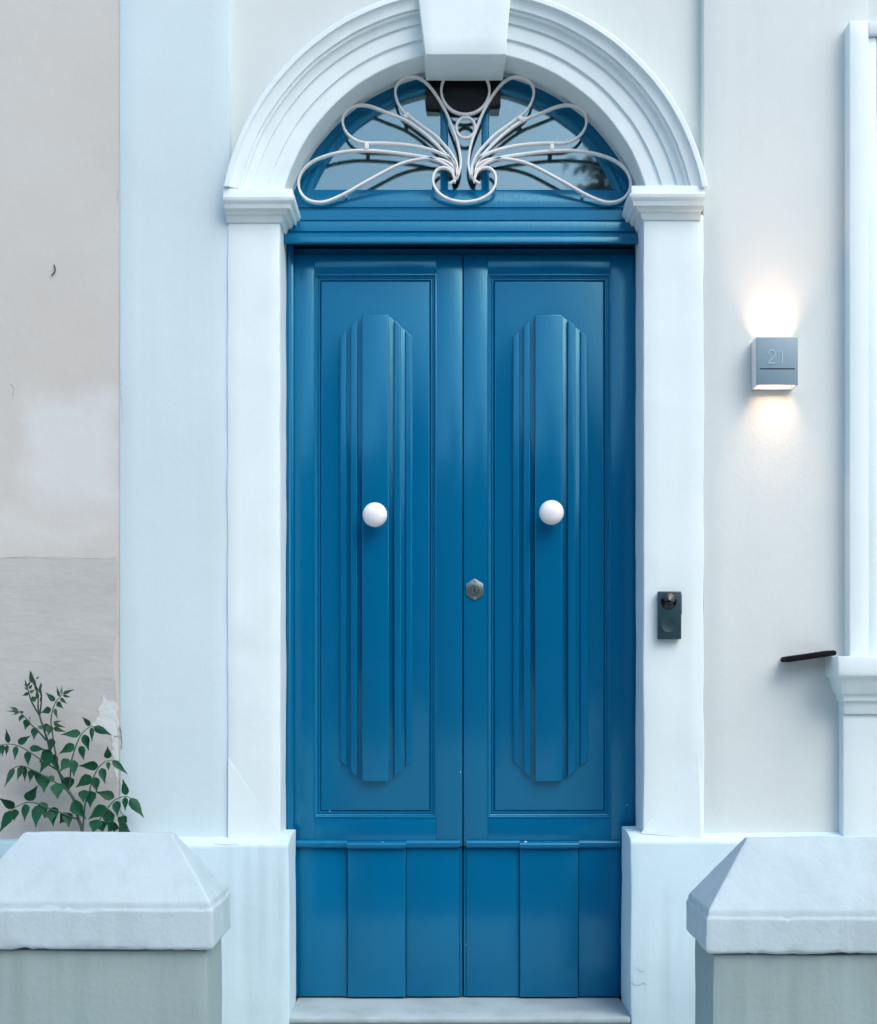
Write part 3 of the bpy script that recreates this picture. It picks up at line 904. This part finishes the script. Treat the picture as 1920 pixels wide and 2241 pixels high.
def pier(label, xa, xb, yf, ridge_a, ridge_b, y_ridge, y_top, y_bot, xs_in, side):
    """xa..xb cap front corners (pixels at depth yf)"""
    dep = 0.235
    t = thing('gate_pier', label, 'pier', (X((xa + xb) / 2, yf), yf + dep / 2, 0), 'squat gate piers in front of the door')
    x0, x1 = X(xa, yf), X(xb, yf)
    zt_, zb_ = Z(y_top, yf), Z(y_bot, yf)
    ym = yf + dep / 2
    zr = Z(y_ridge, ym)
    in_ = dep / 2
    cap = MB()
    lp = lambda i, z, c=0: [(x0 + i, yf + i, z), (x1 - i, yf + i, z), (x1 - i, yf + dep - i, z), (x0 + i, yf + dep - i, z)]
    rid = lambda z: [(x0 + in_, ym - 0.012, z), (x1 - in_, ym - 0.012, z), (x1 - in_, ym + 0.012, z), (x0 + in_, ym + 0.012, z)]
    cap.rings([lp(0.006, zb_), lp(0.0, zb_ + 0.006), lp(0.0, zt_ - 0.004), lp(0.004, zt_), lp(0.006, zt_ + 0.014), rid(zr)])
    co = cap.build('cap', 'cap_white', t, bevel=0.0035, seg=2, rough=(0.014, 0.0022, 7), smooth=40)
    for v in co.data.vertices:                     # chipped lower arris
        q = noise.noise(v.co * 38) + 0.6 * noise.noise(v.co * 90)
        if v.co.z < zb_ + 0.010 and q > 0.15:
            v.co.z += 0.006 * min(1, q)
            if v.co.y < yf + 0.02: v.co.y += 0.003 * min(1, q)
        elif abs(v.co.z - zt_) < 0.008 and q > 0.42:
            v.co.z -= 0.004
    i2 = 0.018
    MB().box(x0 + i2, x1 - i2, yf + i2, yf + dep - i2, 0.0, zb_ - 0.005).build('shaft', 'shaft_grey', t, bevel=0.004, rough=(0.03, 0.0024, 6))
    MB().box(x0 + i2 + 0.008, x1 - i2 - 0.008, yf + i2 + 0.008, yf + dep - i2 - 0.008, zb_ - 0.006, zb_ + 0.012).build('mortar_joint', 'mortar', t)
    return t


pier('whitewashed gate pier with hipped cap below the climbing plant', -96, 467, -0.76, 0, 0, 1822, 1990, 2080, 0, -1)
pier('whitewashed gate pier with hipped cap below the window sill', 1547, 2120, -0.76, 0, 0, 1833, 2008, 2089, 0, 1)

# ------------------------------------------------------------------ climbing plant, traced against the wall
YL = -0.045
plant = thing('climbing_plant', 'leafy green climbing plant growing against the bare beige wall', 'plant', (X(178, YL), YL, 0))


def Q(zx, zy, dy=0.0):
    return P(zx * 0.2027, 1440 + zy * 0.2027, YL + dy)


stems = {
    'main': [(940, 5750), (925, 4600), (915, 3500), (900, 2600), (892, 2200), (885, 1860), (845, 1740), (800, 1540), (700, 1380), (640, 1240), (590, 1120), (540, 1000), (510, 880), (460, 730), (430, 630), (412, 540), (410, 430), (380, 280), (335, 150)],
    's1': [(430, 630), (340, 470), (310, 370), (290, 290), (275, 240)],
    's1b': [(430, 610), (450, 430), (438, 290)],
    's2': [(635, 1210), (610, 1080), (580, 920), (560, 760), (550, 680), (565, 580), (600, 480), (650, 420), (680, 380)],
    's3': [(500, 890), (430, 810), (330, 710), (260, 630), (210, 585), (140, 560)],
    's4': [(620, 1210), (490, 1130), (400, 1070), (300, 1005), (200, 950), (100, 930), (0, 940)],
    's5': [(760, 1460), (640, 1370), (540, 1310), (440, 1250), (340, 1205), (240, 1165), (150, 1190), (105, 1240)],
    's6': [(845, 1740), (770, 1720), (640, 1665), (520, 1620), (410, 1575), (290, 1560), (170, 1610), (60, 1680)],
    's7': [(740, 1420), (760, 1290), (765, 1150), (800, 1010), (850, 880), (900, 800), (980, 740), (1015, 745)],
    's8': [(890, 1900), (920, 1580), (965, 1440), (1000, 1310), (1060, 1190), (1110, 1140), (1160, 1110), (1215, 1110)],
    's9': [(892, 2150), (1000, 1880), (1060, 1770), (1150, 1640), (1220, 1550), (1290, 1510), (1360, 1495), (1410, 1515)],
    's10': [(892, 2180), (1200, 1900), (1290, 1830), (1340, 1740), (1300, 1650)],
    's11': [(892, 2250), (600, 2050), (470, 1930), (395, 1890)],
}
branch = {}
for key, pts in stems.items():
    dy = 0.0 if key == 'main' else random.uniform(-0.02, 0.012)
    p3 = []
    n = len(pts)
    for i, (a, b) in enumerate(pts):
        u = i / (n - 1)
        p3.append(Q(a, b, (dy * u - 0.018 * math.sin(u * math.pi) if key != 'main' else (0.0))))
    sp = spline(p3, 5)
    r0, r1 = (0.0062, 0.0016) if key == 'main' else (0.0026, 0.0010)
    rad = [r0 + (r1 - r0) * i / (len(sp) - 1) for i in range(len(sp))]
    branch[key] = (MB().tube(sp, rad, 7).build('stem' if key == 'main' else 'branch', 'stem', plant, smooth=60), dy)


def leaf_mesh(name, mname, fold, droop, seed):
    """unit leaf: length 1 along +Z, width 1, pointed drip tip, slightly toothed edge, folded on the midrib"""
    rnd = random.Random(seed)
    outline = [(0.0, 0.02), (0.05, 0.22), (0.12, 0.40), (0.20, 0.485), (0.30, 0.50), (0.40, 0.46), (0.50, 0.385), (0.60, 0.29), (0.70, 0.19), (0.80, 0.12), (0.90, 0.06), (1.0, 0.004)]
    vs, fs = [], []
    for i, (z, wd) in enumerate(outline):
        tooth = 1 + (0.05 if i % 2 else -0.04) * (0 < i < 9) + rnd.uniform(-0.03, 0.03)
        yb = -droop * (z ** 2) * 0.5 + droop * 0.15
        wd *= tooth
        for k_ in (-1, -0.5, 0, 0.5, 1):
            vs.append((wd * k_, yb - fold * abs(k_) * wd - 0.02 * math.sin(k_ * 3 + z * 7), z))
    for i in range(len(outline) - 1):
        for k_ in range(4):
            a = i * 5 + k_
            fs.append((a, a + 1, a + 6, a + 5))
    me = bpy.data.meshes.new(name)
    me.from_pydata(vs, [], fs)
    me.materials.append(M[mname])
    for p_ in me.polygons: p_.use_smooth = True
    return me


LM = [leaf_mesh('leaf', 'leaf', f_, d_, s) for f_, d_, s in ((0.25, 0.25, 1), (0.35, 0.4, 2), (0.15, 0.3, 3), (-0.2, 0.35, 4))]
LY = [leaf_mesh('leaf', 'leaf_young', 0.35, 0.15, 5), leaf_mesh('leaf', 'leaf_young', 0.2, 0.3, 6)]
leaves = {
    's1': [(310, 380, 245, 408, 28), (300, 340, 258, 318, 20), (298, 320, 268, 248, 22), (315, 330, 352, 288, 26), (322, 375, 380, 345, 32), (340, 455, 405, 425, 48), (308, 300, 326, 245, 18), (295, 300, 250, 285, 14)],
    'main': [(345, 270, 325, 133, 36), (382, 310, 345, 165, 32), (405, 360, 368, 255, 28), (393, 225, 427, 203, 15), (408, 440, 395, 330, 30), (460, 760, 405, 735, 36), (500, 705, 488, 800, 56), (540, 730, 522, 840, 58), (560, 870, 545, 1005, 62),
             (545, 1015, 440, 1232, 100), (548, 1000, 430, 1120, 92), (580, 1040, 602, 1205, 66), (725, 1285, 735, 1440, 112), (690, 1290, 650, 1300, 60), (780, 1560, 925, 1730, 112), (768, 1572, 900, 1610, 80)],
    's1b': [(425, 380, 437, 268, 20), (442, 480, 446, 395, 20), (450, 420, 428, 330, 16), (440, 330, 450, 262, 14)],
    's2': [(550, 552, 450, 592, 58), (592, 465, 495, 375, 46), (640, 420, 615, 308, 27), (660, 390, 668, 303, 21), (678, 385, 802, 341, 30), (680, 403, 764, 424, 24), (652, 433, 724, 493, 34), (612, 478, 687, 548, 44), (590, 548, 622, 655, 36),
           (575, 702, 665, 677, 22), (580, 715, 706, 750, 30), (575, 758, 712, 799, 38)],
    's3': [(200, 580, 58, 574, 19), (198, 575, 98, 528, 24), (205, 590, 128, 617, 17), (190, 560, 133, 523, 16), (252, 592, 213, 568, 22), (180, 590, 150, 610, 14), (235, 612, 210, 688, 48), (300, 662, 274, 772, 62), (325, 660, 317, 633, 15), (380, 750, 370, 882, 68)],
    's4': [(92, 918, 67, 772, 42), (195, 925, 328, 840, 58), (320, 972, 492, 993, 58), (300, 1008, 305, 1162, 62), (175, 952, 162, 1097, 48), (75, 938, 68, 1057, 34), (22, 938, 30, 1062, 48), (-20, 940, 0, 1050, 50)],
    's5': [(148, 1190, 53, 1388, 48), (242, 1168, 185, 1313, 54), (265, 1175, 268, 1330, 42), (340, 1208, 328, 1335, 66), (372, 1215, 350, 1300, 60), (410, 1230, 420, 1372, 60), (475, 1265, 478, 1445, 104), (535, 1275, 588, 1345, 56), (620, 1350, 622, 1518, 114)],
    's6': [(288, 1540, 402, 1380, 90), (157, 1615, -4, 1512, 80), (268, 1578, 270, 1758, 80), (160, 1632, 155, 1757, 78), (125, 1655, 3, 1875, 86), (388, 1595, 393, 1823, 100), (450, 1555, 486, 1732, 84), (575, 1610, 580, 1812, 112), (540, 1650, 560, 1760, 90), (725, 1668, 742, 1828, 84), (735, 1680, 648, 1782, 92)],
    's7': [(745, 1092, 653, 1222, 86), (790, 1103, 798, 1277, 76), (978, 728, 893, 638, 54), (1010, 742, 1202, 831, 66), (985, 752, 997, 903, 42), (870, 812, 668, 829, 72), (908, 828, 958, 993, 66), (800, 935, 643, 1028, 78), (862, 952, 910, 1098, 72)],
    's8': [(1165, 1088, 1162, 957, 62), (1213, 1108, 1373, 1254, 56), (1168, 1122, 1170, 1218, 38), (1060, 1165, 860, 1162, 80), (1095, 1188, 1135, 1358, 66), (985, 1275, 826, 1393, 92), (1020, 1288, 1045, 1442, 74), (905, 1425, 900, 1560, 92), (970, 1435, 978, 1608, 106)],
    's9': [(1362, 1482, 1330, 1312, 62), (1408, 1513, 1547, 1718, 84), (1352, 1503, 1350, 1648, 48), (1235, 1505, 1038, 1450, 82), (1258, 1543, 1270, 1713, 76), (1142, 1602, 963, 1733, 106), (1165, 1635, 1145, 1803, 96), (1200, 1680, 1222, 1805, 72), (1050, 1745, 1008, 1890, 120), (1085, 1760, 1110, 1880, 90)],
    's10': [(1335, 1720, 1288, 1815, 84), (1290, 1825, 1405, 1880, 96), (1240, 1775, 1170, 1880, 100), (1330, 1700, 1355, 1800, 60)],
    's11': [(400, 1893, 283, 2022, 66)],
}
for key, ls in leaves.items():
    par, dy = branch[key]
    for (ax_, az_, bx_, bz_, wd) in ls:
        off = dy * 0.6 - 0.012 + random.uniform(-0.012, 0.006)
        a, b = Q(ax_, az_, off), Q(bx_, bz_, off + random.uniform(-0.02, 0.008))
        d = b - a
        Ln = d.length
        zax = d.normalized()
        yax = Vector((0, 1, 0)) - zax * zax.y
        yax.normalize()
        xax = yax.cross(zax)
        rot = Matrix((xax, yax, zax)).transposed().to_4x4() @ Matrix.Rotation(random.uniform(-0.45, 0.45), 4, 'Z')
        young = wd < 40 and key in ('s1', 's1b', 's2', 's3', 'main')
        me = random.choice(LY if young else LM)
        o = bpy.data.objects.new('leaf', me)
        C.objects.link(o)
        wm = wd * 0.2027 * (YL + D) / F * 1.32
        o.parent = par
        o.matrix_parent_inverse = Matrix.Identity(4)
        o.matrix_basis = Matrix.Translation(a) @ rot @ Matrix.Diagonal((wm, min(wm, Ln * 0.5), Ln * 1.08, 1))
        # the branch mesh carries world coordinates, so the leaf does too
        o.matrix_parent_inverse = Matrix.Identity(4)

# ------------------------------------------------------------------ across the street: what the fanlight and the gloss paint mirror
opp = thing('terrace_house', 'low limestone terrace house across the street with green shutters', 'house', (0, -14, 0))
MB().box(-16, 16, -18, -13.6, -0.1, 5.9).build('wall', 'limestone', opp)
MB().box(-16.1, 16.1, -18, -13.4, 5.9, 6.2).build('cornice', 'limestone', opp, bevel=0.03)
for i in range(9):
    x = -12 + i * 3.0
    s = MB().box(x - 0.55, x + 0.55, -13.62, -13.55, 1.0 if i % 3 else -0.05, 2.5).build('shutter', 'shutter', opp, bevel=0.01)
    MB().box(x - 0.7, x + 0.7, -13.62, -13.5, 2.55, 2.75).build('lintel', 'limestone', opp, bevel=0.01)
    MB().box(x - 0.5, x + 0.5, -13.62, -13.55, 3.8, 5.1).build('shutter', 'shutter', opp, bevel=0.01)


def tree(x, y, hgt, rad, label, seed):
    rnd = random.Random(seed)
    t = thing('street_tree', label, 'tree', (x, y, -0.1), 'street trees across the road')
    MB().tube([(x, y, -0.1), (x + 0.1, y, hgt * 0.3), (x - 0.05, y, hgt * 0.6), (x, y, hgt * 0.93)], [0.16, 0.13, 0.08, 0.02], 8).build('trunk', 'bark', t)
    cl = MB()
    for i in range(70):
        u = rnd.random() ** 0.8
        zc = hgt * (0.3 + 0.68 * u)
        rr = rad * math.sin(math.pi * min(1, (0.18 + 0.82 * (1 - u)))) ** 0.7 * rnd.random() ** 0.5
        if u > 0.9: rr *= 0.5
        an = rnd.uniform(0, 6.283)
        c_ = Vector((x + rr * math.cos(an), y + rr * math.sin(an), zc))
        for j in range(60):
            q = c_ + Vector((rnd.gauss(0, 0.22), rnd.gauss(0, 0.22), rnd.gauss(0, 0.2)))
            if q.z > hgt: continue
            n_ = Vector((rnd.gauss(0, 1), rnd.gauss(0, 1), rnd.gauss(0, 1))).normalized()
            u_ = n_.orthogonal().normalized() * 0.07
            v_ = n_.cross(u_).normalized() * 0.035
            cl.add([q - u_, q + v_, q + u_, q - v_], [(0, 1, 2, 3)])
    cl.build('crown', 'tree_leaf', t)
    return t


tree(2.25, -12.6, 8.3, 1.0, 'slim dark street tree opposite the wall lamp', 11)
tree(0.95, -12.9, 7.9, 0.8, 'slim dark street tree facing the doorway', 12)
tree(4.2, -12.4, 7.4, 1.3, 'broad street tree opposite the window', 13)
